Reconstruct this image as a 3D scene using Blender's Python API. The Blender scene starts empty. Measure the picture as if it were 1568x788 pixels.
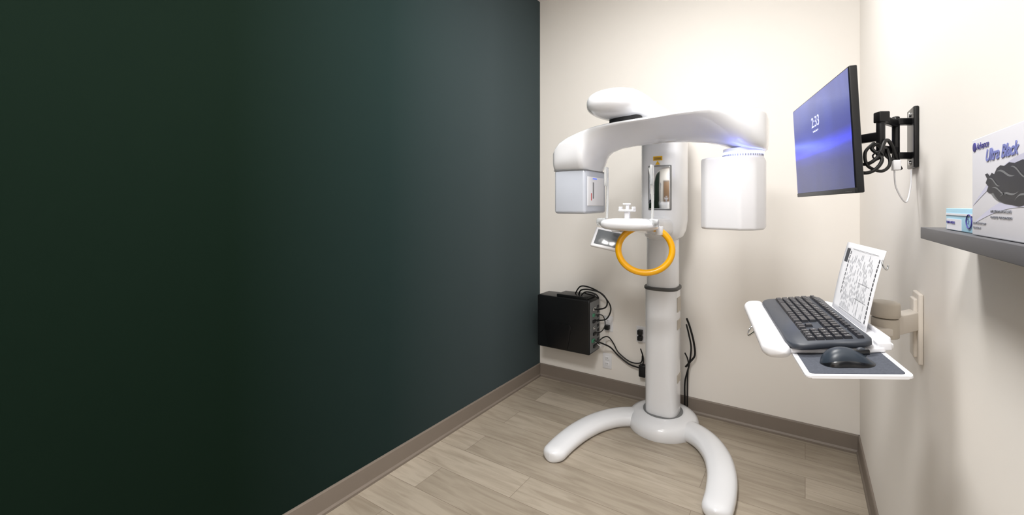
import bpy, bmesh, math, random
from mathutils import Vector, Matrix
random.seed(4)
S = bpy.context.scene
COL = S.collection
try:
    S.view_settings.view_transform = 'Standard'
    S.view_settings.look = 'None'
except Exception:
    pass

# ------------------------------------------------------------------ materials
def lin(c):
    return tuple(((x/255)/12.92 if x/255 <= 0.04045 else ((x/255+0.055)/1.055)**2.4) for x in c)

def mat(name, rgb, rough=0.5, metal=0.0, var=0.04, scale=12.0, bump=0.0, emis=None, estr=0.0,
        trans=0.0, alpha=1.0, coat=0.0, spec=0.5, ior=1.45):
    m = bpy.data.materials.new(name); m.use_nodes = True
    nt = m.node_tree; b = nt.nodes['Principled BSDF']
    c = lin(rgb)
    tc = nt.nodes.new('ShaderNodeTexCoord')
    nz = nt.nodes.new('ShaderNodeTexNoise'); nz.inputs['Scale'].default_value = scale
    nz.inputs['Detail'].default_value = 4
    nt.links.new(tc.outputs['Object'], nz.inputs['Vector'])
    mx = nt.nodes.new('ShaderNodeMix'); mx.data_type = 'RGBA'
    mx.inputs[6].default_value = tuple(x*(1-var) for x in c)+(1,)
    mx.inputs[7].default_value = tuple(min(1, x*(1+var)) for x in c)+(1,)
    nt.links.new(nz.outputs['Fac'], mx.inputs[0])
    nt.links.new(mx.outputs[2], b.inputs['Base Color'])
    b.inputs['Roughness'].default_value = rough
    b.inputs['Metallic'].default_value = metal
    b.inputs['Transmission Weight'].default_value = trans
    b.inputs['Alpha'].default_value = alpha
    b.inputs['Coat Weight'].default_value = coat
    b.inputs['Coat Roughness'].default_value = 0.08
    b.inputs['Specular IOR Level'].default_value = spec
    b.inputs['IOR'].default_value = ior
    if emis:
        b.inputs['Emission Color'].default_value = lin(emis)+(1,)
        b.inputs['Emission Strength'].default_value = estr
    if bump > 0:
        bp = nt.nodes.new('ShaderNodeBump'); bp.inputs['Strength'].default_value = bump
        bp.inputs['Distance'].default_value = 0.002
        n2 = nt.nodes.new('ShaderNodeTexNoise'); n2.inputs['Scale'].default_value = scale*18
        nt.links.new(tc.outputs['Object'], n2.inputs['Vector'])
        nt.links.new(n2.outputs['Fac'], bp.inputs['Height'])
        nt.links.new(bp.outputs['Normal'], b.inputs['Normal'])
    return m

M_WALL = mat('painted_drywall', (242, 238, 233), 0.75, var=0.01, scale=3, bump=0.06, spec=0.2)
M_CEIL = mat('ceiling_paint', (240, 238, 234), 0.9, var=0.01, bump=0.1)
M_BASE = mat('taupe_vinyl_base', (130, 120, 111), 0.5, var=0.04)
M_WHITE = mat('white_gloss_enamel', (236, 238, 243), 0.2, var=0.008, coat=0.6)
M_WHITE2 = mat('white_satin_plastic', (236, 237, 242), 0.36, var=0.008)
M_COVER = mat('tube_head_cover', (196, 202, 214), 0.15, var=0.02, coat=0.6)
M_GREYP = mat('grey_plastic', (120, 122, 124), 0.5)
M_COLLAR = mat('collar_rubber', (84, 84, 84), 0.5)
M_DARK = mat('dark_seam', (40, 42, 46), 0.6)
M_BLACK = mat('black_plastic', (20, 21, 23), 0.35, var=0.08, bump=0.05)
M_BLACK2 = mat('black_satin_metal', (26, 26, 28), 0.32, metal=0.3)
M_CABLE = mat('black_cable', (14, 14, 15), 0.45)
M_YEL = mat('amber_grip', (246, 178, 0), 0.32, var=0.03, coat=0.3)
M_CHROME = mat('polished_steel', (214, 216, 218), 0.08, metal=1.0, var=0.01)
M_CLEAR = mat('clear_acrylic', (245, 248, 250), 0.06, var=0.0, trans=0.7, ior=1.35)
M_BEIGE = mat('beige_arm_plastic', (190, 182, 170), 0.42)
M_BEIGE2 = mat('beige_light_plastic', (216, 209, 200), 0.42)
M_SHELF = mat('grey_laminate', (84, 84, 88), 0.5, var=0.05, scale=20)
M_CARD = mat('white_carton', (222, 222, 230), 0.5, var=0.02)
M_PAPER = mat('paper', (234, 235, 240), 0.8, var=0.01)
M_INK = mat('ink', (70, 72, 78), 0.8)
M_INK2 = mat('grey_ink', (150, 153, 160), 0.8)
M_INK3 = mat('carton_grey_ink', (130, 133, 142), 0.8)
M_KB = mat('keyboard_slate', (58, 63, 72), 0.4, var=0.05)
M_KEY = mat('key_black', (38, 40, 47), 0.35)
M_LEG = mat('key_legend', (190, 192, 196), 0.6)
M_MAT = mat('mouse_mat_grey', (76, 80, 90), 0.9, var=0.35, scale=260)
M_MOUSE = mat('mouse_black', (22, 24, 28), 0.25, coat=0.3)
M_MOUSE2 = mat('mouse_slate', (46, 54, 64), 0.35)
M_YLAB = mat('warning_yellow', (238, 186, 20), 0.5)
M_RED = mat('red_mark', (190, 50, 50), 0.5)
M_BLUE = mat('blue_mark', (80, 110, 230), 0.5, emis=(90, 120, 255), estr=0.6)
M_GLOVE = mat('black_glove_print', (26, 26, 29), 0.45, var=0.6, scale=90)
M_CYAN = mat('pale_blue_carton', (160, 204, 226), 0.5, var=0.05)
M_NAVY = mat('navy_ink', (66, 62, 140), 0.6)
M_BLUEINK = mat('blue_ink', (124, 132, 196), 0.6)
M_LAV = mat('lavender_ink', (202, 202, 224), 0.6)
M_GREEN = mat('port_green', (70, 140, 110), 0.5)
M_LED = mat('led_strip', (200, 215, 255), 0.4, emis=(140, 155, 255), estr=5.0)
M_LCDG = mat('lcd_off_grey', (110, 114, 118), 0.15, coat=0.5)
M_DOOR = mat('door_wood', (150, 120, 92), 0.45, var=0.15)
M_DIFF = mat('light_diffuser', (255, 252, 245), 0.6, emis=(255, 250, 242), estr=2.5)

def left_wall_mat():
    m = bpy.data.materials.new('slate_wall_dark_green_fade'); m.use_nodes = True
    nt = m.node_tree; b = nt.nodes['Principled BSDF']
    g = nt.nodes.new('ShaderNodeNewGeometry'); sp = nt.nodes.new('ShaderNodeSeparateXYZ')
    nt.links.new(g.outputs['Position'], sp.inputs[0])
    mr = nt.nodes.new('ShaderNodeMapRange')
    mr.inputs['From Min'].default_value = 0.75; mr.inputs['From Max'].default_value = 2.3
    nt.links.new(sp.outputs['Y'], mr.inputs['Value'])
    cr = nt.nodes.new('ShaderNodeValToRGB')  # slate wall; an overlay's dark green fade is put into its colour along Y
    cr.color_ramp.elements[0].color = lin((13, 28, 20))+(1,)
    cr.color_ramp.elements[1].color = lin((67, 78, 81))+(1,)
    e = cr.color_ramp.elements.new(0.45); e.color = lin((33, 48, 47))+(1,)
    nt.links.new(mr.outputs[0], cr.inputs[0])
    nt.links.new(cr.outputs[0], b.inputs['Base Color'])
    b.inputs['Roughness'].default_value = 0.75
    b.inputs['Specular IOR Level'].default_value = 0.06
    nz = nt.nodes.new('ShaderNodeTexNoise'); nz.inputs['Scale'].default_value = 160
    nt.links.new(g.outputs['Position'], nz.inputs['Vector'])
    bp = nt.nodes.new('ShaderNodeBump'); bp.inputs['Strength'].default_value = 0.08
    bp.inputs['Distance'].default_value = 0.002
    nt.links.new(nz.outputs['Fac'], bp.inputs['Height']); nt.links.new(bp.outputs['Normal'], b.inputs['Normal'])
    return m
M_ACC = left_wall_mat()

def floor_mat():
    m = bpy.data.materials.new('vinyl_oak_planks'); m.use_nodes = True
    nt = m.node_tree; b = nt.nodes['Principled BSDF']; L = nt.links.new
    g = nt.nodes.new('ShaderNodeNewGeometry')
    br = nt.nodes.new('ShaderNodeTexBrick')
    br.offset = 0.37; br.inputs['Scale'].default_value = 1.0
    br.inputs['Brick Width'].default_value = 1.22; br.inputs['Row Height'].default_value = 0.18
    br.inputs['Mortar Size'].default_value = 0.0012; br.inputs['Mortar Smooth'].default_value = 0.3
    br.inputs['Bias'].default_value = 0.0
    br.inputs['Color1'].default_value = lin((159, 149, 135))+(1,)
    br.inputs['Color2'].default_value = lin((184, 174, 160))+(1,)
    br.inputs['Mortar'].default_value = lin((125, 114, 101))+(1,)
    L(g.outputs['Position'], br.inputs['Vector'])
    mp = nt.nodes.new('ShaderNodeMapping'); mp.inputs['Scale'].default_value = (1.6, 14, 1)
    L(g.outputs['Position'], mp.inputs['Vector'])
    nz = nt.nodes.new('ShaderNodeTexNoise'); nz.inputs['Scale'].default_value = 2.2
    nz.inputs['Detail'].default_value = 8; nz.inputs['Distortion'].default_value = 0.8
    add = nt.nodes.new('ShaderNodeVectorMath'); add.operation = 'MULTIPLY_ADD'
    L(br.outputs['Color'], add.inputs[0]); add.inputs[1].default_value = (60, 60, 60)
    L(mp.outputs[0], add.inputs[2]); L(add.outputs[0], nz.inputs['Vector'])
    cr = nt.nodes.new('ShaderNodeValToRGB')
    cr.color_ramp.elements[0].position = 0.30; cr.color_ramp.elements[0].color = (0.70, 0.665, 0.62, 1)
    cr.color_ramp.elements[1].position = 0.60; cr.color_ramp.elements[1].color = (1.03, 1.02, 1.0, 1)
    L(nz.outputs['Fac'], cr.inputs[0])
    mx = nt.nodes.new('ShaderNodeMix'); mx.data_type = 'RGBA'; mx.blend_type = 'MULTIPLY'
    mx.inputs[0].default_value = 0.75
    L(br.outputs['Color'], mx.inputs[6]); L(cr.outputs[0], mx.inputs[7])
    L(mx.outputs[2], b.inputs['Base Color'])
    b.inputs['Roughness'].default_value = 0.34
    b.inputs['Specular IOR Level'].default_value = 0.45
    bp = nt.nodes.new('ShaderNodeBump'); bp.inputs['Strength'].default_value = 0.15
    bp.inputs['Distance'].default_value = 0.002
    L(nz.outputs['Fac'], bp.inputs['Height']); L(bp.outputs['Normal'], b.inputs['Normal'])
    return m
M_FLOOR = floor_mat()

def screen_mat():
    m = bpy.data.materials.new('lock_screen_with_reflection'); m.use_nodes = True
    nt = m.node_tree; b = nt.nodes['Principled BSDF']; L = nt.links.new
    tc = nt.nodes.new('ShaderNodeTexCoord'); sp = nt.nodes.new('ShaderNodeSeparateXYZ')
    L(tc.outputs['Object'], sp.inputs[0])
    mr = nt.nodes.new('ShaderNodeMapRange')
    mr.inputs['From Min'].default_value = -0.15; mr.inputs['From Max'].default_value = 0.15
    nz = nt.nodes.new('ShaderNodeTexNoise'); nz.inputs['Scale'].default_value = 5
    nz.inputs['Distortion'].default_value = 1.5; nz.inputs['Detail'].default_value = 1
    mp = nt.nodes.new('ShaderNodeMapping'); mp.inputs['Scale'].default_value = (1.0, 0.35, 1)
    mp.inputs['Rotation'].default_value = (0, 0, 0.5)
    L(tc.outputs['Object'], mp.inputs[0]); L(mp.outputs[0], nz.inputs['Vector'])
    L(sp.outputs['Y'], mr.inputs['Value'])
    cr = nt.nodes.new('ShaderNodeValToRGB'); R = cr.color_ramp
    R.elements[0].position = 0.0; R.elements[0].color = lin((52, 60, 112))+(1,)
    R.elements[1].position = 1.0; R.elements[1].color = lin((90, 102, 180))+(1,)
    for p, c in ((0.30, (40, 50, 124)), (0.40, (42, 52, 160)), (0.45, (62, 72, 255)), (0.49, (54, 66, 225)), (0.56, (54, 66, 160)), (0.8, (80, 94, 174))):  # narrow bright band is a reflected blue light streak painted into the screen
        e = R.elements.new(p); e.color = lin(c)+(1,)
    L(mr.outputs[0], cr.inputs[0])
    mx = nt.nodes.new('ShaderNodeMix'); mx.data_type = 'RGBA'; mx.blend_type = 'OVERLAY'
    mx.inputs[0].default_value = 0.3
    cr2 = nt.nodes.new('ShaderNodeValToRGB')
    cr2.color_ramp.elements[0].position = 0.4; cr2.color_ramp.elements[0].color = (0.3, 0.3, 0.3, 1)
    cr2.color_ramp.elements[1].position = 0.6; cr2.color_ramp.elements[1].color = (0.62, 0.62, 0.62, 1)
    L(nz.outputs['Fac'], cr2.inputs[0])
    L(cr.outputs[0], mx.inputs[6]); L(cr2.outputs[0], mx.inputs[7])
    L(mx.outputs[2], b.inputs['Emission Color']); b.inputs['Emission Strength'].default_value = 1.0
    b.inputs['Base Color'].default_value = (0.01, 0.01, 0.015, 1); b.inputs['Roughness'].default_value = 0.25
    return m
M_SCREEN = screen_mat()

# ------------------------------------------------------------------ geometry helpers
PM = {}
def group(name, loc=(0, 0, 0), M=None):
    e = bpy.data.objects.new(name, None); COL.objects.link(e)
    e.empty_display_size = 0.05
    mm = M if M is not None else Matrix.Translation(Vector(loc))
    e.matrix_world = mm
    PM[e.name] = mm
    return e

def put(o, parent=None, local=False):
    if parent is not None:
        o.parent = parent
        if not local:
            o.matrix_parent_inverse = PM[parent.name].inverted()
    return o

def finish(bm, name, m, parent=None, local=False, smooth=True, ang=35, M=None):
    bmesh.ops.recalc_face_normals(bm, faces=bm.faces)
    me = bpy.data.meshes.new(name); bm.to_mesh(me); bm.free()
    if smooth:
        me.shade_smooth()
        me.set_sharp_from_angle(angle=math.radians(ang))
    me.materials.append(m)
    o = bpy.data.objects.new(name, me); COL.objects.link(o)
    if M is not None: o.matrix_world = M
    return put(o, parent, local)

def rbox(name, a, b, r, m, parent=None, local=False, M=None, seg=3):
    bm = bmesh.new()
    a = Vector(a); b = Vector(b)
    bmesh.ops.create_cube(bm, size=1)
    c = (a+b)/2; s = b-a
    for v in bm.verts:
        v.co = Vector((c.x+v.co.x*s.x, c.y+v.co.y*s.y, c.z+v.co.z*s.z))
    if r > 0:
        bmesh.ops.bevel(bm, geom=list(bm.edges), offset=min(r, min(abs(s.x), abs(s.y), abs(s.z))*0.49), segments=seg, profile=0.5, affect='EDGES')
    if M is not None:
        bmesh.ops.transform(bm, matrix=M, verts=bm.verts)
    return finish(bm, name, m, parent, local)

def prism(name, poly, z0, z1, r, m, parent=None, local=False, M=None, seg=3, side_r=None):
    bm = bmesh.new()
    lo = [bm.verts.new((x, y, z0)) for x, y in poly]; hi = [bm.verts.new((x, y, z1)) for x, y in poly]
    n = len(poly)
    bm.faces.new(lo[::-1]); bm.faces.new(hi)
    for i in range(n):
        bm.faces.new((lo[i], lo[(i+1) % n], hi[(i+1) % n], hi[i]))
    if r > 0:
        bmesh.ops.bevel(bm, geom=list(bm.edges), offset=r, segments=seg, profile=0.5, affect='EDGES')
    if M is not None:
        bmesh.ops.transform(bm, matrix=M, verts=bm.verts)
    return finish(bm, name, m, parent, local)

def loft(name, rings, m, parent=None, local=False, closed=False, cap=True, ang=50, M=None):
    bm = bmesh.new(); R = [[bm.verts.new(p) for p in ring] for ring in rings]
    n = len(R[0]); K = len(R)
    for i in range(K if closed else K-1):
        A = R[i]; B = R[(i+1) % K]
        for j in range(n):
            bm.faces.new((A[j], A[(j+1) % n], B[(j+1) % n], B[j]))
    if cap and not closed:
        bm.faces.new(R[0][::-1]); bm.faces.new(R[-1])
    if M is not None:
        bmesh.ops.transform(bm, matrix=M, verts=bm.verts)
    return finish(bm, name, m, parent, local, ang=ang)

def spw(c, e): return math.copysign(abs(c)**(2.0/e), c)

def catmull(pts, sub=8, closed=False):
    P = [Vector(p) for p in pts]; n = len(P); out = []
    rng = range(n if closed else n-1)
    for i in rng:
        if closed: p0, p1, p2, p3 = P[(i-1) % n], P[i], P[(i+1) % n], P[(i+2) % n]
        else: p0, p1, p2, p3 = P[max(i-1, 0)], P[i], P[i+1], P[min(i+2, n-1)]
        for k in range(sub):
            t = k/sub
            out.append(0.5*((2*p1)+(-p0+p2)*t+(2*p0-5*p1+4*p2-p3)*t*t+(-p0+3*p1-3*p2+p3)*t**3))
    if not closed: out.append(P[-1])
    return out

def tube(name, pts, r, m, parent=None, local=False, closed=False, sub=8, n=12, smooth_path=True):
    P = catmull(pts, sub, closed) if smooth_path else [Vector(p) for p in pts]
    K = len(P); rings = []; up = None
    for i in range(K):
        if closed: t = P[(i+1) % K]-P[i-1]
        else: t = P[min(i+1, K-1)]-P[max(i-1, 0)]
        t.normalize()
        if up is None:
            up = t.cross(Vector((0.3, 0.2, 1))).normalized()
        up = (up-t*up.dot(t)).normalized(); s = t.cross(up)
        rr = r(i/(K-1)) if callable(r) else r
        rings.append([P[i]+(up*math.cos(2*math.pi*j/n)+s*math.sin(2*math.pi*j/n))*rr for j in range(n)])
    return loft(name, rings, m, parent, local, closed=closed)

def cyl(name, p0, p1, r, m, parent=None, local=False, n=32, bev=0.003):
    p0 = Vector(p0); p1 = Vector(p1); d = (p1-p0); L = d.length; d.normalize()
    up = d.orthogonal().normalized(); s = d.cross(up)
    bev = min(bev, L*0.3, r*0.5)
    st = [(0, r-bev), (bev*0.3, r-bev*0.3), (bev, r), (L-bev, r), (L-bev*0.3, r-bev*0.3), (L, r-bev)]
    rings = [[p0+d*a+(up*math.cos(2*math.pi*j/n)+s*math.sin(2*math.pi*j/n))*q for j in range(n)] for a, q in st]
    return loft(name, rings, m, parent, local)

def text(name, s, size, M, m, parent, local=True, shear=0.0, ext=0.0002, bold=0.0):
    c = bpy.data.curves.new(name, 'FONT'); c.body = s; c.size = size; c.shear = shear
    c.extrude = ext; c.offset = bold
    c.materials.append(m)
    o = bpy.data.objects.new(name, c); COL.objects.link(o)
    put(o, parent, local)
    if local: o.matrix_local = M
    else: o.matrix_basis = M
    return o

def quads(name, rects, m, parent, local=True, M=None, z=0.0):
    bm = bmesh.new()
    for x0, y0, x1, y1 in rects:
        vs = [bm.verts.new(p) for p in ((x0, y0, z), (x1, y0, z), (x1, y1, z), (x0, y1, z))]
        bm.faces.new(vs)
    if M is not None: bmesh.ops.transform(bm, matrix=M, verts=bm.verts)
    me = bpy.data.meshes.new(name); bm.to_mesh(me); bm.free(); me.materials.append(m)
    o = bpy.data.objects.new(name, me); COL.objects.link(o)
    return put(o, parent, local)

# ------------------------------------------------------------------ room shell
XL, XR, YB, YF, ZC = -1.885, 0.265, 2.92, -1.35, 3.085
T = 0.10
rbox('floor', (XL-T, YF-T, -0.1), (XR+T, YB+T, 0), 0, M_FLOOR)
rbox('ceiling', (XL-T, YF-T, ZC), (XR+T, YB+T, ZC+0.1), 0, M_CEIL)
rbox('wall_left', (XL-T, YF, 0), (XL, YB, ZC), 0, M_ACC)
rbox('wall_right', (XR, YF, 0), (XR+T, YB, ZC), 0, M_WALL)
rbox('wall_back', (XL-T, YB, 0), (XR+T, YB+T, ZC), 0, M_WALL)
rbox('wall_front', (XL-T, YF-T, 0), (XR+T, YF, ZC), 0, M_WALL)
BH = 0.105
def baseboard(name, a, b, axis, side):
    prof = [(0, 0), (0.017, 0), (0.017, 0.012), (0.011, 0.022), (0.010, BH-0.006), (0.007, BH), (0, BH)]
    rings = []
    for t in (a, b):
        ring = []
        for d, z in prof:
            if axis == 'x': ring.append((t, side[0]+side[1]*d, z))
            else: ring.append((side[0]+side[1]*d, t, z))
        rings.append(ring)
    return loft(name, rings, M_BASE, ang=20)
baseboard('baseboard_back', XL, XR, 'x', (YB, -1))
baseboard('baseboard_left', YF, YB, 'y', (XL, 1))
baseboard('baseboard_right', YF, YB, 'y', (XR, -1))
door = group('door_1', (-0.9, YF, 0))
rbox('leaf', (-1.35, YF, 0.01), (-0.45, YF+0.03, 2.05), 0.004, M_DOOR, door)
rbox('jamb_left', (-1.42, YF, 0), (-1.352, YF+0.045, 2.12), 0.004, M_BASE, door)
rbox('jamb_right', (-0.448, YF, 0), (-0.38, YF+0.045, 2.12), 0.004, M_BASE, door)
rbox('head', (-1.42, YF, 2.052), (-0.38, YF+0.045, 2.12), 0.004, M_BASE, door)
cyl('knob', (-0.52, YF+0.03, 1.0), (-0.52, YF+0.08, 1.0), 0.026, M_CHROME, door)

# ------------------------------------------------------------------ panoramic x-ray machine
XM = -0.76
XC = -0.782      # column centre
mc = group('panoramic_dental_xray_machine', (XC, 2.66, 0))
def disc(z, r, n=64, cx=XC, cy=2.66): return [(cx+r*math.cos(2*math.pi*j/n), cy+r*math.sin(2*math.pi*j/n), z) for j in range(n)]
loft('base_hub', [disc(0, .216), disc(.01, .22), disc(.04, .22), disc(.062, .214), disc(.078, .198), disc(.09, .17), disc(.097, .14), disc(.10, .12)], M_WHITE, mc, ang=60)
loft('hub_seam', [disc(.0995, .124), disc(.1025, .124), disc(.1025, .1)], M_GREYP, mc)
def leg(name, sgn):
    path = catmull([(0.05, 2.62, 0), (0.16, 2.605, 0), (0.27, 2.54, 0), (0.355, 2.42, 0), (0.405, 2.27, 0), (0.425, 2.12, 0), (0.427, 2.01, 0)], 8)
    rings = []; K = len(path)
    tot = K-1
    for i, p in enumerate(path):
        t = (path[min(i+1, K-1)]-path[max(i-1, 0)]).normalized()
        s = Vector((t.y, -t.x, 0))
        u = i/tot
        w = 0.082-0.014*u; h = 0.090-0.022*u
        ring = []
        for j in range(28):
            a = 2*math.pi*j/28
            x = spw(math.cos(a), 2.3)*w; z = h*0.42+spw(math.sin(a), 2.3)*h*0.58
            ring.append(Vector((XC+.012+sgn*(p.x+s.x*x), p.y+s.y*x, max(0.0, z))))
        rings.append(ring)
    p = path[-1]; t = (path[-1]-path[-2]).normalized(); s = Vector((t.y, -t.x, 0))
    for q in (0.25, 0.5, 0.7, 0.85, 0.95, 1.0):
        sc = math.sqrt(max(0.0009, 1-q*q)); c = p+t*(0.06*q)
        ring = []
        for j in range(28):
            a = 2*math.pi*j/28
            x = spw(math.cos(a), 2.3)*0.068*sc; z = 0.068*0.42+spw(math.sin(a), 2.3)*0.068*0.58*(0.5+0.5*sc)
            ring.append(Vector((XC+.012+sgn*(c.x+s.x*x), c.y+s.y*x, max(0.0, z))))
        rings.append(ring)
    loft(name, rings, M_WHITE, mc, ang=70)
leg('leg_left', -1); leg('leg_right', 1)

def srect(z, hx, hy, e=4, cx=XC, cy=2.66, n=56):
    return [(cx+spw(math.cos(2*math.pi*j/n), e)*hx, cy+spw(math.sin(2*math.pi*j/n), e)*hy, z) for j in range(n)]
loft('column_lower', [srect(.095, .102, .104, 3), srect(.875, .102, .104, 3)], M_WHITE, mc)
loft('column_collar', [srect(.874, .105, .107, 3), srect(.878, .109, .111, 3), srect(.890, .109, .111, 3), srect(.894, .105, .107, 3)], M_COLLAR, mc)
loft('column_upper', [srect(.89, .095, .095, 3), srect(1.3, .095, .095, 3)], M_WHITE, mc)
for k, (z0, z1) in enumerate(((.63, .69), (.74, .83), (.30, .35))):
    rbox('rating_label_%d' % (k+1), (XC+.1015, 2.62, z0), (XC+.1035, 2.70, z1), 0, M_BEIGE, mc)
XA = XM-.006
cr = []
for z, hx, hy, cy in ((1.185, .05, .05, 2.64), (1.19, .085, .085, 2.64), (1.21, .108, .112, 2.64), (1.25, .122, .13, 2.645), (1.31, .13, .14, 2.645), (1.5, .13, .14, 2.645), (1.78, .13, .14, 2.645), (1.90, .125, .13, 2.645), (1.95, .11, .115, 2.645), (1.965, .08, .09, 2.645)):
    cr.append(srect(z, hx, hy, 3.6, XA, cy))
loft('carriage', cr, M_WHITE, mc, ang=60)
YC = 2.505
rbox('mirror_recess', (XM-.066, YC-.006, 1.375), (XM+.074, YC+.02, 1.645), .005, M_GREYP, mc)
rbox('mirror_panel', (XM-.062, YC-.010, 1.38), (XM+.07, YC+.01, 1.64), .006, M_CHROME, mc)
rbox('panel_latch', (XM-.052, YC-.022, 1.47), (XM-.030, YC, 1.62), .006, M_WHITE2, mc)
rbox('warning_label', (XM-.035, YC-.0035, 1.675), (XM+.02, YC+.004, 1.70), 0, M_YLAB, mc)
for i in range(3):
    rbox('warning_print_%d' % (i+1), (XM-.03, YC-.0045, 1.679+i*.006), (XM+.015, YC-.003, 1.6815+i*.006), 0, M_INK, mc)
prism('warning_triangle', [(-.014, 0), (.014, 0), (0, .022)], 0, .002, 0, M_YLAB, mc,
      M=Matrix.Translation((XM-.008, YC-.002, 1.65)) @ Matrix.Rotation(math.radians(90), 4, 'X'))
prism('warning_triangle_dark', [(-.010, 0), (.010, 0), (0, .018)], 0, .002, 0, M_INK, mc,
      M=Matrix.Translation((XM-.052, YC-.014, 1.42)) @ Matrix.Rotation(math.radians(90), 4, 'X'))
bs = []
for y, xc, hx, hz, zc in ((1.855, -.835, .012, .008, 1.912), (1.860, -.835, .045, .025, 1.912), (1.875, -.835, .080, .042, 1.912), (1.90, -.835, .110, .057, 1.914), (1.94, -.833, .134, .070, 1.917), (1.99, -.83, .144, .077, 1.920), (2.05, -.826, .143, .079, 1.922),
                          (2.12, -.814, .134, .077, 1.922), (2.2, -.80, .120, .073, 1.92), (2.3, -.785, .110, .067, 1.917), (2.42, -.77, .106, .062, 1.912), (2.55, -.76, .11, .060, 1.905), (2.70, -.76, .11, .058, 1.90), (2.76, -.76, .09, .05, 1.90), (2.78, -.76, .05, .03, 1.90)):
    bs.append([(xc+spw(math.cos(2*math.pi*j/48), 2.4)*hx, y, zc+spw(math.sin(2*math.pi*j/48), 2.4)*hz) for j in range(48)])
loft('overhead_beam', bs, M_WHITE, mc, ang=70)
cyl('rotary_joint', (-.80, 2.06, 1.80), (-.80, 2.06, 1.86), .085, M_DARK, mc)
# rotating C-arm: lofted along X; thin upper lip, belly swept back underneath
def arm_ring(x, zt, zb, yf, yb, lip, elo, belly=1.0):
    yc = (yf+yb)/2; hy = (yb-yf)/2; z0 = zt-lip; ring = []
    for j in range(64):
        a = 2*math.pi*j/64; c, s = math.cos(a), math.sin(a)
        if s >= 0: ring.append((x, yc+spw(c, 4)*hy, z0+spw(s, 3.0)*lip))
        else:
            k = abs(s)
            yy = yc+spw(c, elo)*hy
            yy += (1-belly)*(yb-yy)*k
            ring.append((x, yy, z0+spw(s, elo)*(z0-zb)))
    return ring
A = [(-1.222, 1.66, 1.60, 2.06, 2.24, .02, 3.5), (-1.219, 1.685, 1.585, 2.03, 2.26, .03, 4), (-1.208, 1.712, 1.58, 2.005, 2.28, .035, 4),
     (-1.19, 1.738, 1.58, 1.995, 2.29, .04, 4), (-1.16, 1.762, 1.58, 1.988, 2.295, .04, 4), (-1.11, 1.783, 1.58, 1.98, 2.30, .04, 4),
     (-1.05, 1.80, 1.58, 1.975, 2.30, .036, 4), (-1.02, 1.806, 1.582, 1.97, 2.30, .032, 4), (-1.008, 1.808, 1.60, 1.97, 2.30, .03, 3.4, .97), (-.995, 1.811, 1.635, 1.968, 2.30, .028, 3.0, .93),
     (-.975, 1.815, 1.668, 1.965, 2.30, .026, 2.6, .88), (-.94, 1.82, 1.695, 1.96, 2.30, .024, 2.3, .8), (-.88, 1.824, 1.716, 1.95, 2.31, .022, 2.0, .7), (-.80, 1.827, 1.728, 1.94, 2.32, .02, 1.9, .62),
     (-.70, 1.829, 1.732, 1.93, 2.32, .02, 1.8, .58), (-.60, 1.831, 1.732, 1.92, 2.31, .019, 1.8, .58), (-.50, 1.834, 1.724, 1.912, 2.30, .018, 1.8, .6), (-.42, 1.835, 1.710, 1.908, 2.29, .018, 1.9, .68),
     (-.36, 1.835, 1.694, 1.906, 2.28, .018, 2.1, .78), (-.32, 1.833, 1.678, 1.91, 2.28, .018, 2.3, .86), (-.28, 1.831, 1.662, 1.918, 2.275, .018, 2.6, .92), (-.24, 1.828, 1.650, 1.93, 2.27, .018, 3.0, .96),
     (-.205, 1.825, 1.648, 1.945, 2.265, .018, 3.6), (-.175, 1.822, 1.648, 1.965, 2.255, .018, 3.8), (-.158, 1.818, 1.650, 1.985, 2.24, .018, 3.8), (-.149, 1.812, 1.656, 2.005, 2.22, .016, 3.6), (-.144, 1.804, 1.67, 2.03, 2.19, .012, 3), (-.142, 1.795, 1.69, 2.06, 2.16, .01, 2.6)]
loft('rotating_arm', [arm_ring(*a) for a in A], M_WHITE, mc, ang=75)
# tube head
rbox('tube_head', (-1.205, 2.012, 1.357), (-1.012, 2.285, 1.60), .016, M_COVER, mc, seg=4)
rbox('tube_head_window', (-1.016, 2.04, 1.40), (-1.0085, 2.25, 1.56), .003, M_WHITE2, mc)
rbox('beam_slot', (-1.012, 2.10, 1.44), (-1.007, 2.112, 1.53), .001, M_GREYP, mc)
rbox('red_mark', (-1.0085, 2.078, 1.43), (-1.007, 2.084, 1.47), 0, M_RED, mc)
rbox('blue_mark', (-1.0085, 2.10, 1.548), (-1.007, 2.15, 1.553), 0, M_BLUE, mc)
rbox('cover_seam', (-1.2065, 2.010, 1.592), (-1.0105, 2.287, 1.597), .001, M_GREYP, mc)
# detector head
dp = [(-.425, 2.06), (-.395, 2.02), (-.245, 1.985), (-.185, 2.02), (-.155, 2.09), (-.16, 2.25), (-.20, 2.28), (-.40, 2.28), (-.425, 2.25)]
prism('detector_head', dp, 1.292, 1.622, .012, M_WHITE2, mc, seg=4)
def ell(z, rx, ry, cx=-.245, cy=2.10, n=48): return [(cx+rx*math.cos(2*math.pi*j/n), cy+ry*math.sin(2*math.pi*j/n), z) for j in range(n)]
loft('detector_neck', [ell(1.612, .088, .085), ell(1.625, .086, .083), ell(1.66, .086, .083)], M_WHITE2, mc)
loft('led_ring', [ell(1.6335, .085, .082), ell(1.6345, .0885, .0855), ell(1.6445, .0885, .0855), ell(1.6455, .085, .082)], M_LED, mc)
for i in range(24):
    a = math.radians(185+i*7.0)
    x, y = -.245+.088*math.cos(a), 2.10+.085*math.sin(a)
    rbox('vent_%02d' % i, (x-.001, y-.001, 1.623), (x+.001, y+.001, 1.632), 0, M_GREYP, mc)
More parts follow.
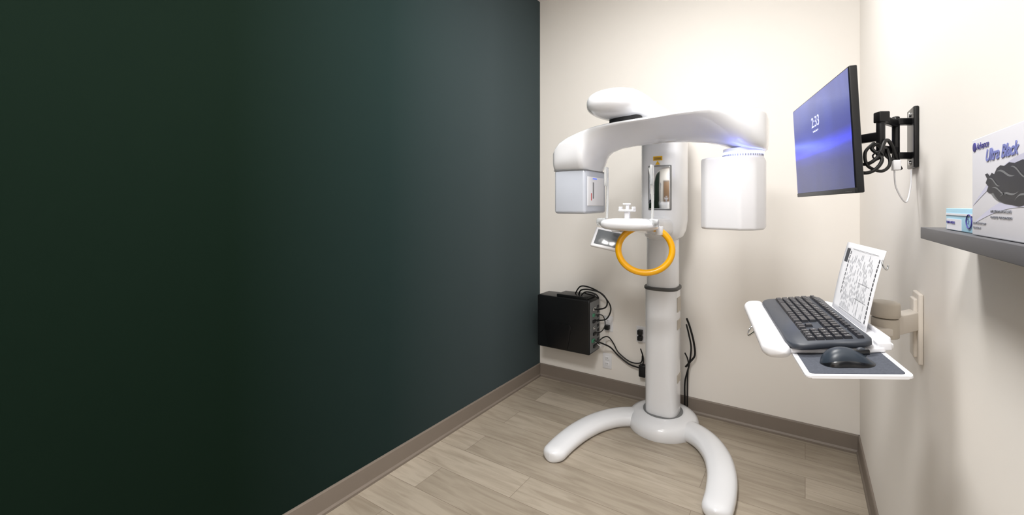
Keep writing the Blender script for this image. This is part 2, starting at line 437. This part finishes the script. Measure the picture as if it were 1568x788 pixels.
# patient support
ps = []
for y, hx, z0, z1 in ((2.60, .075, 1.215, 1.33), (2.5, .08, 1.22, 1.33), (2.38, .075, 1.235, 1.33), (2.25, .08, 1.25, 1.33), (2.15, .10, 1.262, 1.333), (2.08, .128, 1.268, 1.336), (2.02, .142, 1.272, 1.338), (1.97, .142, 1.276, 1.338), (1.94, .128, 1.284, 1.334), (1.93, .10, 1.295, 1.326)):
    ps.append([(XM+spw(math.cos(2*math.pi*j/40), 3.2)*hx, y, (z0+z1)/2+spw(math.sin(2*math.pi*j/40), 3)*(z1-z0)/2) for j in range(40)])
loft('patient_table', ps, M_WHITE, mc, ang=60)
for sx, nm in ((-1, 'left'), (1, 'right')):
    cyl('knob_'+nm, (XM+sx*.115, 1.975, 1.318), (XM+sx*.16, 1.975, 1.318), .020, M_CLEAR, mc)
    cyl('knob_core_'+nm, (XM+sx*.10, 1.975, 1.318), (XM+sx*.150, 1.975, 1.318), .010, M_GREYP, mc)
    tube('temple_support_'+nm, [(XM+sx*.12, 2.0, 1.335), (XM+sx*.12, 2.005, 1.42), (XM+sx*.117, 2.0, 1.52), (XM+sx*.112, 1.985, 1.585)], .0065, M_CLEAR, mc)
    rbox('temple_pad_'+nm, (XM+sx*.12-.006, 1.975, 1.50), (XM+sx*.12+.006, 2.012, 1.60), .005, M_CLEAR, mc)
rbox('chin_post', (XM-.012, 1.965, 1.33), (XM+.012, 1.99, 1.375), .004, M_WHITE2, mc)
rbox('chin_cup', (XM-.038, 1.95, 1.372), (XM+.038, 2.0, 1.382), .004, M_WHITE2, mc)
rbox('chin_cup_lip_left', (XM-.038, 1.955, 1.38), (XM-.030, 1.995, 1.396), .003, M_WHITE2, mc)
rbox('chin_cup_lip_right', (XM+.030, 1.955, 1.38), (XM+.038, 1.995, 1.396), .003, M_WHITE2, mc)
rbox('bite_block', (XM-.008, 1.972, 1.38), (XM+.008, 1.988, 1.412), .004, M_WHITE2, mc)
rbox('bite_bar', (XM-.02, 1.965, 1.405), (XM+.02, 1.975, 1.413), .003, M_WHITE2, mc)
ring_pts = []
rc = Vector((-.711, 2.10, 1.174))
n_r = Vector((.33, -.94, .12)).normalized(); ax = Vector((.94, .33, 0)).normalized(); ay = n_r.cross(ax)
if ay.z < 0: ay = -ay
for j in range(28):
    a = 2*math.pi*j/28
    ring_pts.append(rc+ax*math.cos(a)*.136+ay*math.sin(a)*.118)
tube('handle_ring', ring_pts, .0165, M_YEL, mc, closed=True, sub=3, n=16)
cyl('ring_mount_left', (XM-.065, 2.09, 1.262), (XM-.065, 2.09, 1.295), .020, M_WHITE, mc)
cyl('ring_mount_right', (XM+.115, 2.13, 1.250), (XM+.115, 2.13, 1.295), .020, M_WHITE, mc)
PTM = Matrix.Translation((-.963, 2.20, 1.210)) @ Matrix.Rotation(math.radians(22), 4, 'Z') @ Matrix.Rotation(math.radians(-38), 4, 'X') @ Matrix.Rotation(math.radians(14), 4, 'Y')
rbox('control_panel', (-.084, -.008, -.066), (.084, .010, .066), .006, M_WHITE2, mc, M=PTM)
rbox('control_panel_screen', (-.068, -.0095, -.050), (.068, -.006, .050), .001, M_LCDG, mc, M=PTM)
rbox('control_panel_bracket', (-.93, 2.17, 1.255), (-.80, 2.20, 1.285), .008, M_WHITE2, mc)

# ------------------------------------------------------------------ wall mounted computer
pc = group('desktop_computer', (-1.55, 2.81, .52))
rbox('case', (-1.784, 2.725, .32), (-1.335, 2.895, .715), .010, M_BLACK, pc)
prism('front_panel', [(-.085, .0), (-.115, .165), (-.10, .185), (.10, .185), (.115, .165), (.085, 0)], 0, .008, .002, M_BLACK2, pc,
      M=Matrix.Translation((-1.60, 2.727, .335)) @ Matrix.Rotation(math.radians(90), 4, 'X'))
rbox('top_slab', (-1.62, 2.74, .712), (-1.36, 2.88, .735), .006, M_BLACK, pc)
rbox('wall_bracket', (-1.70, 2.88, .45), (-1.42, 2.9195, .60), .004, M_BLACK2, pc)
rbox('rear_panel', (-1.337, 2.735, .335), (-1.331, 2.885, .70), .002, M_GREYP, pc)
pr = random.Random(2)
for i in range(7):
    z = .36+i*.046
    rbox('port_%d' % (i+1), (-1.333, 2.75+pr.random()*.03, z), (-1.322, 2.79+pr.random()*.04, z+.022), .002, [M_BLACK, M_GREEN, M_BLACK, M_CHROME, M_BLACK, M_GREEN, M_CHROME][i], pc)
for i in range(9):
    rbox('vent_slot_%d' % (i+1), (-1.332, 2.845, .36+i*.035), (-1.3295, 2.875, .38+i*.035), 0, M_DARK, pc)
tube('video_cable', [(-1.46, 2.80, .735), (-1.43, 2.78, .775), (-1.36, 2.78, .785), (-1.28, 2.80, .765), (-1.24, 2.82, .71), (-1.25, 2.81, .66), (-1.322, 2.80, .64)], .0055, M_CABLE, pc)
tube('loop_cable', [(-1.50, 2.82, .737), (-1.44, 2.80, .80), (-1.33, 2.79, .79), (-1.25, 2.80, .74), (-1.21, 2.82, .66), (-1.24, 2.81, .58), (-1.322, 2.80, .56)], .005, M_CABLE, pc)
tube('coil_cable', [(-1.42, 2.76, .74), (-1.38, 2.76, .77), (-1.31, 2.77, .76), (-1.29, 2.78, .73), (-1.33, 2.78, .745), (-1.40, 2.78, .755)], .005, M_CABLE, pc)
tube('usb_cable', [(-1.322, 2.79, .47), (-1.27, 2.79, .49), (-1.25, 2.81, .54), (-1.27, 2.81, .60), (-1.322, 2.80, .60)], .0035, M_CABLE, pc)
tube('power_cable', [(-1.322, 2.78, .42), (-1.27, 2.80, .40), (-1.23, 2.86, .36), (-1.18, 2.89, .30), (-1.10, 2.89, .255), (-1.03, 2.885, .245), (-.99, 2.88, .25)], .0055, M_CABLE, pc)
tube('data_cable', [(-1.322, 2.79, .38), (-1.28, 2.83, .43), (-1.25, 2.87, .43), (-1.22, 2.895, .38), (-1.18, 2.895, .32), (-1.09, 2.895, .27), (-1.01, 2.89, .28), (-.99, 2.868, .34)], .0045, M_CABLE, pc)
tube('white_cable', [(-1.322, 2.80, .40), (-1.29, 2.82, .37), (-1.275, 2.86, .38), (-1.28, 2.87, .43)], .003, M_WHITE2, pc)
rbox('adapter_body', (-1.015, 2.855, .19), (-.965, 2.9, .275), .008, M_BLACK, pc)
tube('adapter_lead', [(-.99, 2.88, .27), (-.985, 2.87, .33), (-1.0, 2.86, .39)], .0045, M_CABLE, pc)

def outlet(x, z, plugs):
    o = group('wall_outlet', (x, YB, z))
    rbox('plate', (x-.036, YB-.006, z-.058), (x+.036, YB, z+.058), .003, M_WHITE2, o)
    for k, dz in enumerate((-.021, .021)):
        rbox('socket_%d' % (k+1), (x-.016, YB-.009, z+dz-.014), (x+.016, YB-.004, z+dz+.014), .003, M_WHITE2, o)
        for q, sx in enumerate((-.006, .006)):
            rbox('slot_%d_%d' % (k+1, q+1), (x+sx-.001, YB-.0098, z+dz-.002), (x+sx+.001, YB-.0088, z+dz+.007), 0, M_DARK, o)
    for k, dz in enumerate(plugs):
        rbox('plug_%d' % (k+1), (x-.018, YB-.045, z+dz-.017), (x+.018, YB-.0085, z+dz+.017), .006, M_BLACK, o)
outlet(-1.281, .234, [])
outlet(-1.270, .515, [-.021])
outlet(-1.015, .475, [.021, -.021])
mcb = group('machine_power_cables', (-.66, 2.85, .35))
tube('cable_1', [(-.668, 2.81, .66), (-.655, 2.84, .60), (-.635, 2.86, .50), (-.63, 2.87, .41), (-.66, 2.87, .36), (-.69, 2.87, .32)], .0065, M_CABLE, mcb)
tube('cable_2', [(-.67, 2.81, .62), (-.665, 2.85, .55), (-.655, 2.875, .45), (-.67, 2.88, .33), (-.695, 2.875, .22), (-.70, 2.89, .10), (-.70, 2.89, .006)], .0055, M_CABLE, mcb)
tube('cable_3', [(-.69, 2.85, .42), (-.67, 2.86, .36), (-.68, 2.88, .24), (-.685, 2.895, .12), (-.685, 2.895, .005)], .0045, M_CABLE, mcb)

# ------------------------------------------------------------------ monitor
fa = Vector((-.030, 1.7096, 0)); na = Vector((.096, 1.215, 0))
mx = (na-fa).normalized(); tilt = math.radians(3)
nh = Vector((mx.y, -mx.x, 0))
if nh.x > 0: nh = -nh
up = (Vector((0, 0, 1))*math.cos(tilt)+nh*math.sin(tilt)).normalized()
nn = mx.cross(up).normalized()
W = (na-fa).length/2; H = .1515
c0 = (fa+na)/2+Vector((0, 0, 1.582))
MM = Matrix(((mx.x, up.x, nn.x, c0.x), (mx.y, up.y, nn.y, c0.y), (mx.z, up.z, nn.z, c0.z), (0, 0, 0, 1)))
mon = group('computer_monitor', M=MM)
rbox('housing', (-W, -H, -.018), (W, H, 0), .003, M_BLACK, mon, True)
rbox('rear_bulge', (-W*.55, -H*.65, -.038), (W*.55, H*.65, -.016), .008, M_BLACK, mon, True)
rbox('lower_bezel', (-W, -H, -.004), (W, -H+.012, .0012), .001, M_BLACK, mon, True)
quads('screen', [(-W+.004, -H+.013, W-.004, H-.004)], M_SCREEN, mon, True, z=.0008)
M_TXT = mat('screen_text', (220, 225, 245), .5, emis=(190, 195, 235), estr=.8)
text('clock', '2:33', .044, Matrix.Translation((-.050, .055, .0012)), M_TXT, mon)
text('date', 'Tuesday, May 14', .0075, Matrix.Translation((-.040, .040, .0012)), M_TXT, mon)
quads('button_row', [(W-.06+i*.008, -H+.004, W-.056+i*.008, -H+.0055) for i in range(5)], M_GREYP, mon, True, z=.0016)

wm = group('monitor_wall_mount', (XR, 1.52, 1.59))
rbox('wall_plate', (XR-.012, 1.478, 1.505), (XR-.0005, 1.565, 1.672), .003, M_BLACK2, wm)
for k, z in enumerate((1.52, 1.655)):
    cyl('bolt_%d' % (k+1), (XR-.016, 1.521, z), (XR-.010, 1.521, z), .007, M_CHROME, wm)
bc = c0-nn*.0385
V = Matrix(((mx.x, up.x, nn.x, bc.x), (mx.y, up.y, nn.y, bc.y), (mx.z, up.z, nn.z, bc.z), (0, 0, 0, 1)))
rbox('vesa_plate', (-.055, -.055, -.004), (.055, .055, .0), .002, M_BLACK2, wm, M=V)
def link(name, p, q, hw, hh, m, par):
    p = Vector(p); q = Vector(q); d = (q-p); L = d.length; d.normalize()
    s = Vector((0, 0, 1)).cross(d).normalized(); u = d.cross(s)
    Mx = Matrix(((d.x, s.x, u.x, p.x), (d.y, s.y, u.y, p.y), (d.z, s.z, u.z, p.z), (0, 0, 0, 1)))
    return rbox(name, (0, -hw, -hh), (L, hw, hh), .003, m, par, M=Mx)
pA = bc-nn*.03
cyl('tilt_joint', pA+Vector((0, 0, -.03)), pA+Vector((0, 0, .03)), .015, M_BLACK2, wm)
link('vesa_link', bc-nn*.003, pA, .012, .02, M_BLACK2, wm)
E = Vector((.172, 1.40, 1.585)); F = Vector((.218, 1.50, 1.59))
link('front_arm', pA, E, .008, .012, M_BLACK2, wm)
cyl('elbow_post', E+Vector((0, 0, -.055)), E+Vector((0, 0, .065)), .010, M_BLACK2, wm)
link('elbow_cap', E+Vector((-.010, -.006, .05)), E+Vector((.014, .006, .05)), .013, .014, M_BLACK2, wm)
link('rear_arm_upper', E+Vector((0, 0, .045)), F+Vector((0, 0, .040)), .008, .010, M_BLACK2, wm)
link('rear_arm_lower', E+Vector((0, 0, -.035)), F+Vector((0, 0, -.035)), .008, .010, M_BLACK2, wm)
cyl('wall_post', F+Vector((0, 0, -.07)), F+Vector((0, 0, .06)), .009, M_BLACK2, wm)
link('wall_lug_upper', F+Vector((0, 0, .045)), (XR-.006, 1.52, 1.635), .012, .009, M_BLACK2, wm)
link('wall_lug_lower', F+Vector((0, 0, -.05)), (XR-.006, 1.52, 1.54), .012, .009, M_BLACK2, wm)
tube('cable_1', [pA+Vector((-.01, -.03, -.04)), (.13, 1.37, 1.51), (.16, 1.36, 1.525), (.18, 1.38, 1.57), (.20, 1.43, 1.56), (.215, 1.46, 1.52), (.225, 1.47, 1.50)], .0045, M_CABLE, wm)
tube('cable_2', [pA+Vector((-.01, -.02, -.05)), (.12, 1.36, 1.49), (.15, 1.35, 1.49), (.17, 1.36, 1.52), (.15, 1.37, 1.55), (.165, 1.38, 1.56), (.19, 1.42, 1.53), (.22, 1.46, 1.52)], .0045, M_CABLE, wm)
tube('cable_3', [(.155, 1.37, 1.565), (.135, 1.36, 1.54), (.14, 1.36, 1.505), (.17, 1.37, 1.49), (.19, 1.39, 1.51), (.185, 1.40, 1.55)], .004, M_CABLE, wm)
tube('cable_tie', [(.150, 1.355, 1.53), (.163, 1.35, 1.54), (.172, 1.365, 1.53), (.16, 1.375, 1.52)], .002, M_BLACK, wm, closed=True, sub=4)
tube('white_lead', [(.205, 1.43, 1.50), (.21, 1.44, 1.45), (.235, 1.47, 1.41), (.25, 1.50, 1.45), (.255, 1.52, 1.50)], .002, M_WHITE2, wm)
rbox('white_adapter', (.20, 1.42, 1.495), (.218, 1.45, 1.522), .003, M_WHITE2, wm)

# ------------------------------------------------------------------ keyboard tray
kx = Vector((.2, -.98, 0)).normalized(); tl = math.radians(7)
kyh = Vector((.98, .2, 0)).normalized(); ky = kyh*math.cos(tl)+Vector((0, 0, math.sin(tl))); kz = kx.cross(ky)
def TM(o): return Matrix(((kx.x, ky.x, kz.x, o.x), (kx.y, ky.y, kz.y, o.y), (kx.z, ky.z, kz.z, o.z), (0, 0, 0, 1)))
KO = Vector((.004, 1.252, 1.102))
TT = TM(KO)
tr = group('keyboard_tray', M=TT)
poly = [(-.235, -.09), (.205, -.09), (.212, .06), (.205, .095), (.18, .120), (-.20, .120), (-.235, .10)]
prism('platform', poly, -.010, 0, .003, M_WHITE2, tr, True)
pr_ = []
for i in range(41):
    t = i/40; x = -.243+.463*t
    e = min(t, 1-t)/0.06; sc = math.sqrt(max(.02, 1-(1-min(1, e))**2))
    yc = -.103+(0.012*(1-min(1, e)))
    pr_.append([(x, yc+spw(math.cos(2*math.pi*j/28), 2.6)*.027*sc, -.004+spw(math.sin(2*math.pi*j/28), 2.3)*.018*sc) for j in range(28)])
loft('palm_rest', pr_, M_WHITE2, tr, True, ang=80)
rbox('under_bracket', (-.12, .0, -.035), (.05, .115, -.010), .006, M_GREYP, tr, True)
def rr(x0, y0, x1, y1, r, n=6):
    out = []
    for cx, cy, a0 in ((x1-r, y1-r, 0), (x0+r, y1-r, 90), (x0+r, y0+r, 180), (x1-r, y0+r, 270)):
        for i in range(n+1):
            a = math.radians(a0+90*i/n); out.append((cx+r*math.cos(a), cy+r*math.sin(a)))
    return out
prism('mouse_platform', rr(.10, -.072, .328, .097, .010), -.0165, -.0110, .0015, M_WHITE2, tr, True, seg=2)
prism('mouse_mat', rr(.11, -.063, .319, .088, .008), -.0112, -.0100, 0, M_MAT, tr, True)
tube('release_wire', [(-.12, -.10, -.018), (-.11, -.130, -.045), (-.07, -.135, -.050), (-.05, -.10, -.018)], .0025, M_CHROME, tr, True)
rbox('rear_lip', (-.19, .113, -.002), (.17, .120, .010), .003, M_WHITE2, tr, True)
rbox('side_clip', (.175, .085, -.008), (.203, .110, .010), .004, M_WHITE2, tr, True)
SW = Vector((.172, 1.33, 0))
cyl('swivel_upper', (SW.x, SW.y, 1.122), (SW.x, SW.y, 1.160), .031, M_BEIGE, tr, bev=.005)
cyl('swivel_lower', (SW.x, SW.y, 1.072), (SW.x, SW.y, 1.120), .029, M_BEIGE, tr, bev=.003)
link('tray_neck', KO+kyh*.10+Vector((0, 0, -.012)), (SW.x, SW.y, 1.09), .028, .010, M_BEIGE2, tr)
link('swing_arm', (SW.x, SW.y, 1.098), (XR-.012, 1.455, 1.098), .016, .024, M_BEIGE2, tr)
rbox('wall_plate', (XR-.012, 1.425, .985), (XR-.0005, 1.495, 1.17), .004, M_BEIGE2, tr)
rbox('plate_cover', (XR-.020, 1.437, 1.0), (XR-.010, 1.483, 1.155), .004, M_BEIGE2, tr)

# keyboard
kb = group('computer_keyboard', M=TM(KO+kz*.0008))
def kbr(z, inset):
    o = []
    pts = [(-.218, -.072), (-.10, -.079), (.10, -.079), (.216, -.072), (.220, .0), (.215, .072), (.10, .078), (-.10, .078), (-.216, .072), (-.221, 0)]
    P = catmull([(x, y, 0) for x, y in pts], 4, True)
    for p in P:
        o.append((p.x*(1-inset/.22), p.y*(1-inset/.08), z+max(0, (p.y+.08))*.03))
    return o
loft('body', [kbr(0, .004), kbr(.004, 0), kbr(.011, .0), kbr(.014, .003)], M_KB, kb, True)
bm = bmesh.new()
def key(cx, cy, w, h, z=.0135):
    z += max(0, cy+.08)*.03
    lo = [(-1, -1), (1, -1), (1, 1), (-1, 1)]
    a = [bm.verts.new((cx+sx*w/2, cy+sy*h/2, z)) for sx, sy in lo]
    b = [bm.verts.new((cx+sx*(w/2-.0018), cy+sy*(h/2-.002)+.0005, z+.0065)) for sx, sy in lo]
    bm.faces.new(b)
    for i in range(4): bm.faces.new((a[i], a[(i+1) % 4], b[(i+1) % 4], b[i]))
P = .0183; leg_r = []
rows = [(.058, .012, [1]*14+[1]), (.036, .0158, [1]*13+[2]), (.019, .0158, [1.5]+[1]*12+[1.5]), (.002, .0158, [1.8]+[1]*11+[2.2]), (-.015, .0158, [2.3]+[1]*10+[2.7]), (-.032, .0158, [1.5, 1.2, 1.2, 6, 1.2, 1.2, 1.3, 1.4])]
for y, h, ws in rows:
    x = -.210; k = (15*P)/sum(ws)/1.0
    for w in ws:
        ww = w*k; key(x+ww/2, y, ww-.0022, h)
        if w == 1: leg_r.append((x+ww/2-.003, y, x+ww/2-.0005, y+.003))
        x += ww
for y, h in ((.058, .012), (.036, .0158), (.019, .0158)):
    for i in range(3): key(.079+i*.0182, y, .016, h)
for i in range(3): key(.079+i*.0182, -.032, .016, .0158)
key(.0972, -.015, .016, .0158)
for y in (.036, .019, .002, -.015, -.032):
    for i in range(4):
        key(.142+i*.0183, y, .016, .0158); leg_r.append((.142+i*.0183-.003, y, .142+i*.0183-.0005, y+.003))
for i in range(4): key(.142+i*.0183, .058, .016, .012)
finish(bm, 'keys', M_KEY, kb, True, smooth=False)
bm = bmesh.new()
for x0, y0, x1, y1 in leg_r:
    z = .0204+max(0, y0+.08)*.03
    bm.faces.new([bm.verts.new(p) for p in ((x0, y0, z), (x1, y0, z), (x1, y1, z), (x0, y1, z))])
finish(bm, 'key_legends', M_LEG, kb, True, smooth=False)

# mouse
ms = group('computer_mouse', M=TM(KO+kx*.266+ky*.012-kz*.0096))
def mrings(h0, grow):
    R = []
    for i in range(25):
        t = i/24; y = -.046+.092*t
        w = (.028*(1-.12*math.sin(t*math.pi*2*0.5)**4))*math.sqrt(max(.01, 1-abs(2*t-1)**3.2))
        h = h0*(math.sin(math.pi*min(1, (t*0.9+.12)))**.7)*math.sqrt(max(.02, 1-abs(2*t-1)**5))
        R.append([(math.cos(2*math.pi*j/28)*w*grow, y, max(0, spw(math.sin(2*math.pi*j/28), 2.2))*h) for j in range(28)])
    return R
loft('shell', mrings(.031, .93), M_MOUSE2, ms, True, ang=80)
loft('side_grip', mrings(.021, 1.02), M_MOUSE, ms, True, ang=80)
rbox('centre_strip', (-.005, .010, .016), (.005, .040, .027), .003, M_MOUSE, ms, True)
cyl('scroll_wheel', (-.004, .026, .020), (.004, .026, .020), .010, M_KB, ms, True)

# document on the tray
PT = TT @ Matrix.Translation((-.030, .096, .0015)) @ Matrix.Rotation(math.radians(90-21), 4, 'X')
doc = group('paper_document', M=PT)
bm = bmesh.new(); PW, PH = .130, .188
def curl(x, y): return .005*math.sin((y/PH)*2.2)+.003*(x/PW)**2*(y/PH)
G = [[bm.verts.new((-PW+2*PW*i/12, PH*j/12, curl(-PW+2*PW*i/12, PH*j/12))) for i in range(13)] for j in range(13)]
for j in range(12):
    for i in range(12): bm.faces.new((G[j][i], G[j][i+1], G[j+1][i+1], G[j+1][i]))
pap = finish(bm, 'sheet', M_PAPER, doc, True)
sm = pap.modifiers.new('thick', 'SOLIDIFY'); sm.thickness = .0008; sm.offset = -1
def printed(name, rects, m):
    bm = bmesh.new()
    for x0, y0, x1, y1 in rects:
        ns = 4
        for k in range(ns):
            ya = y0+(y1-y0)*k/ns; yb_ = y0+(y1-y0)*(k+1)/ns
            bm.faces.new([bm.verts.new((x, y, curl(x, y)+.0009)) for x, y in ((x0, ya), (x1, ya), (x1, yb_), (x0, yb_))])
    finish(bm, name, m, doc, True, smooth=False)
rg = random.Random(7)
printed('header_block', [(-.114, .135, -.092, .172)], M_INK)
printed('title_text', [(.110, .014+k*.011, .115, .0225+k*.011) for k in range(14)]+[(-.084, .05+k*.012, -.0805, .059+k*.012) for k in range(10)], M_INK)
lines = []
for c in range(19):
    x = -.070+c*.0086
    y = .016
    while y < .155:
        L = rg.uniform(.006, .022)
        if rg.random() < .72: lines.append((x, y, x+.0017, min(.168, y+L)))
        y += L+.006
printed('body_text', lines, M_INK2)
printed('table_rules', [(-.074, .012, .097, .0127), (-.074, .173, .097, .1737), (.02, .095, .097, .0957), (.02, .055, .097, .0557), (.03, .02, .0307, .09), (.05, .02, .0507, .09)], M_INK)
prism('holder_backing', [(-PW+.03, 0), (PW-.03, 0), (PW-.03, .12), (-PW+.03, .12)], -.0045, -.0020, .0005, M_WHITE2, doc, True)
tube('wire_clip', [(.121, .168, .004), (.134, .163, .010), (.138, .153, .006), (.130, .148, -.004), (.126, .158, -.006)], .0018, M_CHROME, doc, True)

# ------------------------------------------------------------------ shelf and boxes
sh = group('wall_shelf', (XR, .7, 1.35))
rbox('board', (.188, .36, 1.3385), (XR-.0005, 1.04, 1.36), .0012, M_SHELF, sh)
rbox('hidden_bracket', (XR-.02, .45, 1.330), (XR-.001, .95, 1.3385), .001, M_SHELF, sh)
gx = .197
gb = group('glove_box', (gx, .66, 1.36))
rbox('carton', (gx, .540, 1.3605), (.262, .789, 1.490), .0015, M_CARD, gb)
TXM = lambda y, z: Matrix.Translation((gx-.0006, y, z)) @ Matrix.Rotation(math.radians(-90), 4, 'Z') @ Matrix.Rotation(math.radians(90), 4, 'X')
def gtext(nm, s, size, y, z, m, **k):
    return text(nm, s, size, TXM(y, z), m, gb, local=False, **k)
gtext('logo_text', 'Advance', .0125, .770, 1.4745, M_NAVY, shear=.3)
gtext('title_text', 'Ultra Black', .021, .738, 1.4565, M_BLUEINK, shear=.35, bold=.0004)
gtext('subtitle_text', 'NITRILE EXAMINATION GLOVES', .0042, .72, 1.392, M_INK3)
gtext('small_text', 'POWDER FREE   TEXTURED FINGERTIPS', .0035, .72, 1.385, M_INK3)
gtext('foot_text', 'NON STERILE 100 BY COUNT', .0035, .782, 1.376, M_INK3)
gtext('foot_text_b', 'SINGLE USE ONLY', .0035, .782, 1.370, M_INK3)
cyl('logo_dot', (gx-.0008, .778, 1.479), (gx, .778, 1.479), .006, M_NAVY, gb, bev=0.0001)
def swoosh(nm, y0, z0, y1, z1, th, m):
    bm = bmesh.new(); a = []; b = []
    for i in range(21):
        t = i/20; y = y0+(y1-y0)*t; z = z0+(z1-z0)*t+.012*math.sin(math.pi*t)
        a.append(bm.verts.new((gx-.0003, y, z))); b.append(bm.verts.new((gx-.0003, y, z+th*math.sin(math.pi*t)+.0005)))
    for i in range(20): bm.faces.new((a[i], a[i+1], b[i+1], b[i]))
    finish(bm, nm, m, gb, smooth=False)
swoosh('swoosh_upper', .785, 1.40, .545, 1.452, .012, M_LAV)
swoosh('swoosh_lower', .785, 1.375, .545, 1.395, .010, M_LAV)
# printed picture of a black glove pulled from an oval opening (flat artwork on the carton)
def blob(nm, pts, off, m):
    bm = bmesh.new()
    bm.faces.new([bm.verts.new((gx-off, y, z)) for y, z in pts])
    finish(bm, nm, m, gb, smooth=False)
blob('picture_oval', [(.655+.070*math.cos(2*math.pi*j/48), 1.424+.023*math.sin(2*math.pi*j/48)) for j in range(48)], .0004, M_GREYP)
outline = [(.7385, 1.440), (.730, 1.441), (.722, 1.437), (.716, 1.4405), (.708, 1.4385), (.700, 1.445), (.690, 1.4475), (.678, 1.446), (.665, 1.449), (.650, 1.447), (.63, 1.449), (.61, 1.444), (.595, 1.434),
           (.590, 1.420), (.60, 1.408), (.62, 1.402), (.64, 1.3995), (.66, 1.4015), (.68, 1.4035), (.695, 1.4065), (.706, 1.412), (.712, 1.4165), (.722, 1.4155), (.733, 1.4185), (.727, 1.424), (.736, 1.429), (.731, 1.434)]
blob('picture_glove', outline, .0007, M_GLOVE)
for k, (p, q, w_) in enumerate((((.725, 1.434), (.69, 1.424), .0012), ((.715, 1.422), (.67, 1.414), .001), ((.70, 1.441), (.65, 1.434), .0014), ((.69, 1.411), (.64, 1.416), .0011), ((.66, 1.444), (.62, 1.430), .0012), ((.65, 1.406), (.61, 1.418), .001))):
    bm = bmesh.new(); a = []; b = []
    for i in range(9):
        t = i/8; y = p[0]+(q[0]-p[0])*t; z = p[1]+(q[1]-p[1])*t+.002*math.sin(6*t)
        ww = w_*math.sin(math.pi*t)+.0001
        a.append(bm.verts.new((gx-.0009, y, z-ww))); b.append(bm.verts.new((gx-.0009, y, z+ww)))
    for i in range(8): bm.faces.new((a[i], a[i+1], b[i+1], b[i]))
    finish(bm, 'picture_fold_%d' % (k+1), M_GREYP, gb, smooth=False)

sb = group('supply_box', (.22, .885, 1.36))
rbox('carton', (.206, .812, 1.3605), (.255, .955, 1.3960), .001, M_CYAN, sb)
rbox('label_white', (.2052, .872, 1.3615), (.2062, .948, 1.379), 0, M_CARD, sb)
rbox('label_stripe', (.2050, .815, 1.385), (.2060, .953, 1.388), 0, M_CARD, sb)
RZX = Matrix.Rotation(math.radians(-90), 4, 'Z') @ Matrix.Rotation(math.radians(90), 4, 'X')
text('print', 'DENTAL NEEDLES', .0055, Matrix.Translation((.2045, .945, 1.3715)) @ RZX, M_NAVY, sb, local=False)
tube('ring_print', [(.2050, .835+.012*math.cos(a*math.pi/6), 1.377+.010*math.sin(a*math.pi/6)) for a in range(12)], .0008, M_NAVY, sb, closed=True, sub=2, n=6)
text('number_print', '2', .012, Matrix.Translation((.2045, .8385, 1.373)) @ RZX, M_NAVY, sb, local=False)

# ------------------------------------------------------------------ lights
def ceiling_light(x, y, sx, sy, power, col):
    g = group('ceiling_light', (x, y, ZC))
    rbox('frame', (x-sx/2-.03, y-sy/2-.03, ZC-.025), (x+sx/2+.03, y+sy/2+.03, ZC), .004, M_WHITE2, g)
    rbox('diffuser', (x-sx/2, y-sy/2, ZC-.03), (x+sx/2, y+sy/2, ZC-.02), .003, M_DIFF, g)
    l = bpy.data.lights.new('lamp', 'AREA'); l.shape = 'RECTANGLE'; l.size = sx; l.size_y = sy
    l.energy = power; l.color = col
    o = bpy.data.objects.new('lamp', l); COL.objects.link(o); o.location = (x, y, ZC-.04)
    put(o, g)
ceiling_light(-.62, 1.40, .6, .6, 36, (1, .985, .96))
ceiling_light(-.45, -.25, .6, .6, 56, (1, .985, .965))
l = bpy.data.lights.new('led_glow', 'POINT'); l.energy = 0.15; l.color = (.14, .20, 1); l.shadow_soft_size = .02
o = bpy.data.objects.new('led_glow', l); COL.objects.link(o); o.location = (-.27, 1.975, 1.630); put(o, mc)

w = bpy.data.worlds.new('world'); S.world = w; w.use_nodes = True
w.node_tree.nodes['Background'].inputs[0].default_value = (.8, .85, .9, 1)
w.node_tree.nodes['Background'].inputs[1].default_value = 0.3

# ------------------------------------------------------------------ camera
cd = bpy.data.cameras.new('camera'); cam = bpy.data.objects.new('camera', cd); COL.objects.link(cam)
cd.sensor_width = 36; cd.lens = 36*643/1568
cd.shift_x = -66/1568; cd.shift_y = -79/1568
cd.clip_start = .01
cam.location = (0, 0, 1.4); cam.rotation_euler = (math.radians(90), 0, math.atan2(383, 643))
S.camera = cam
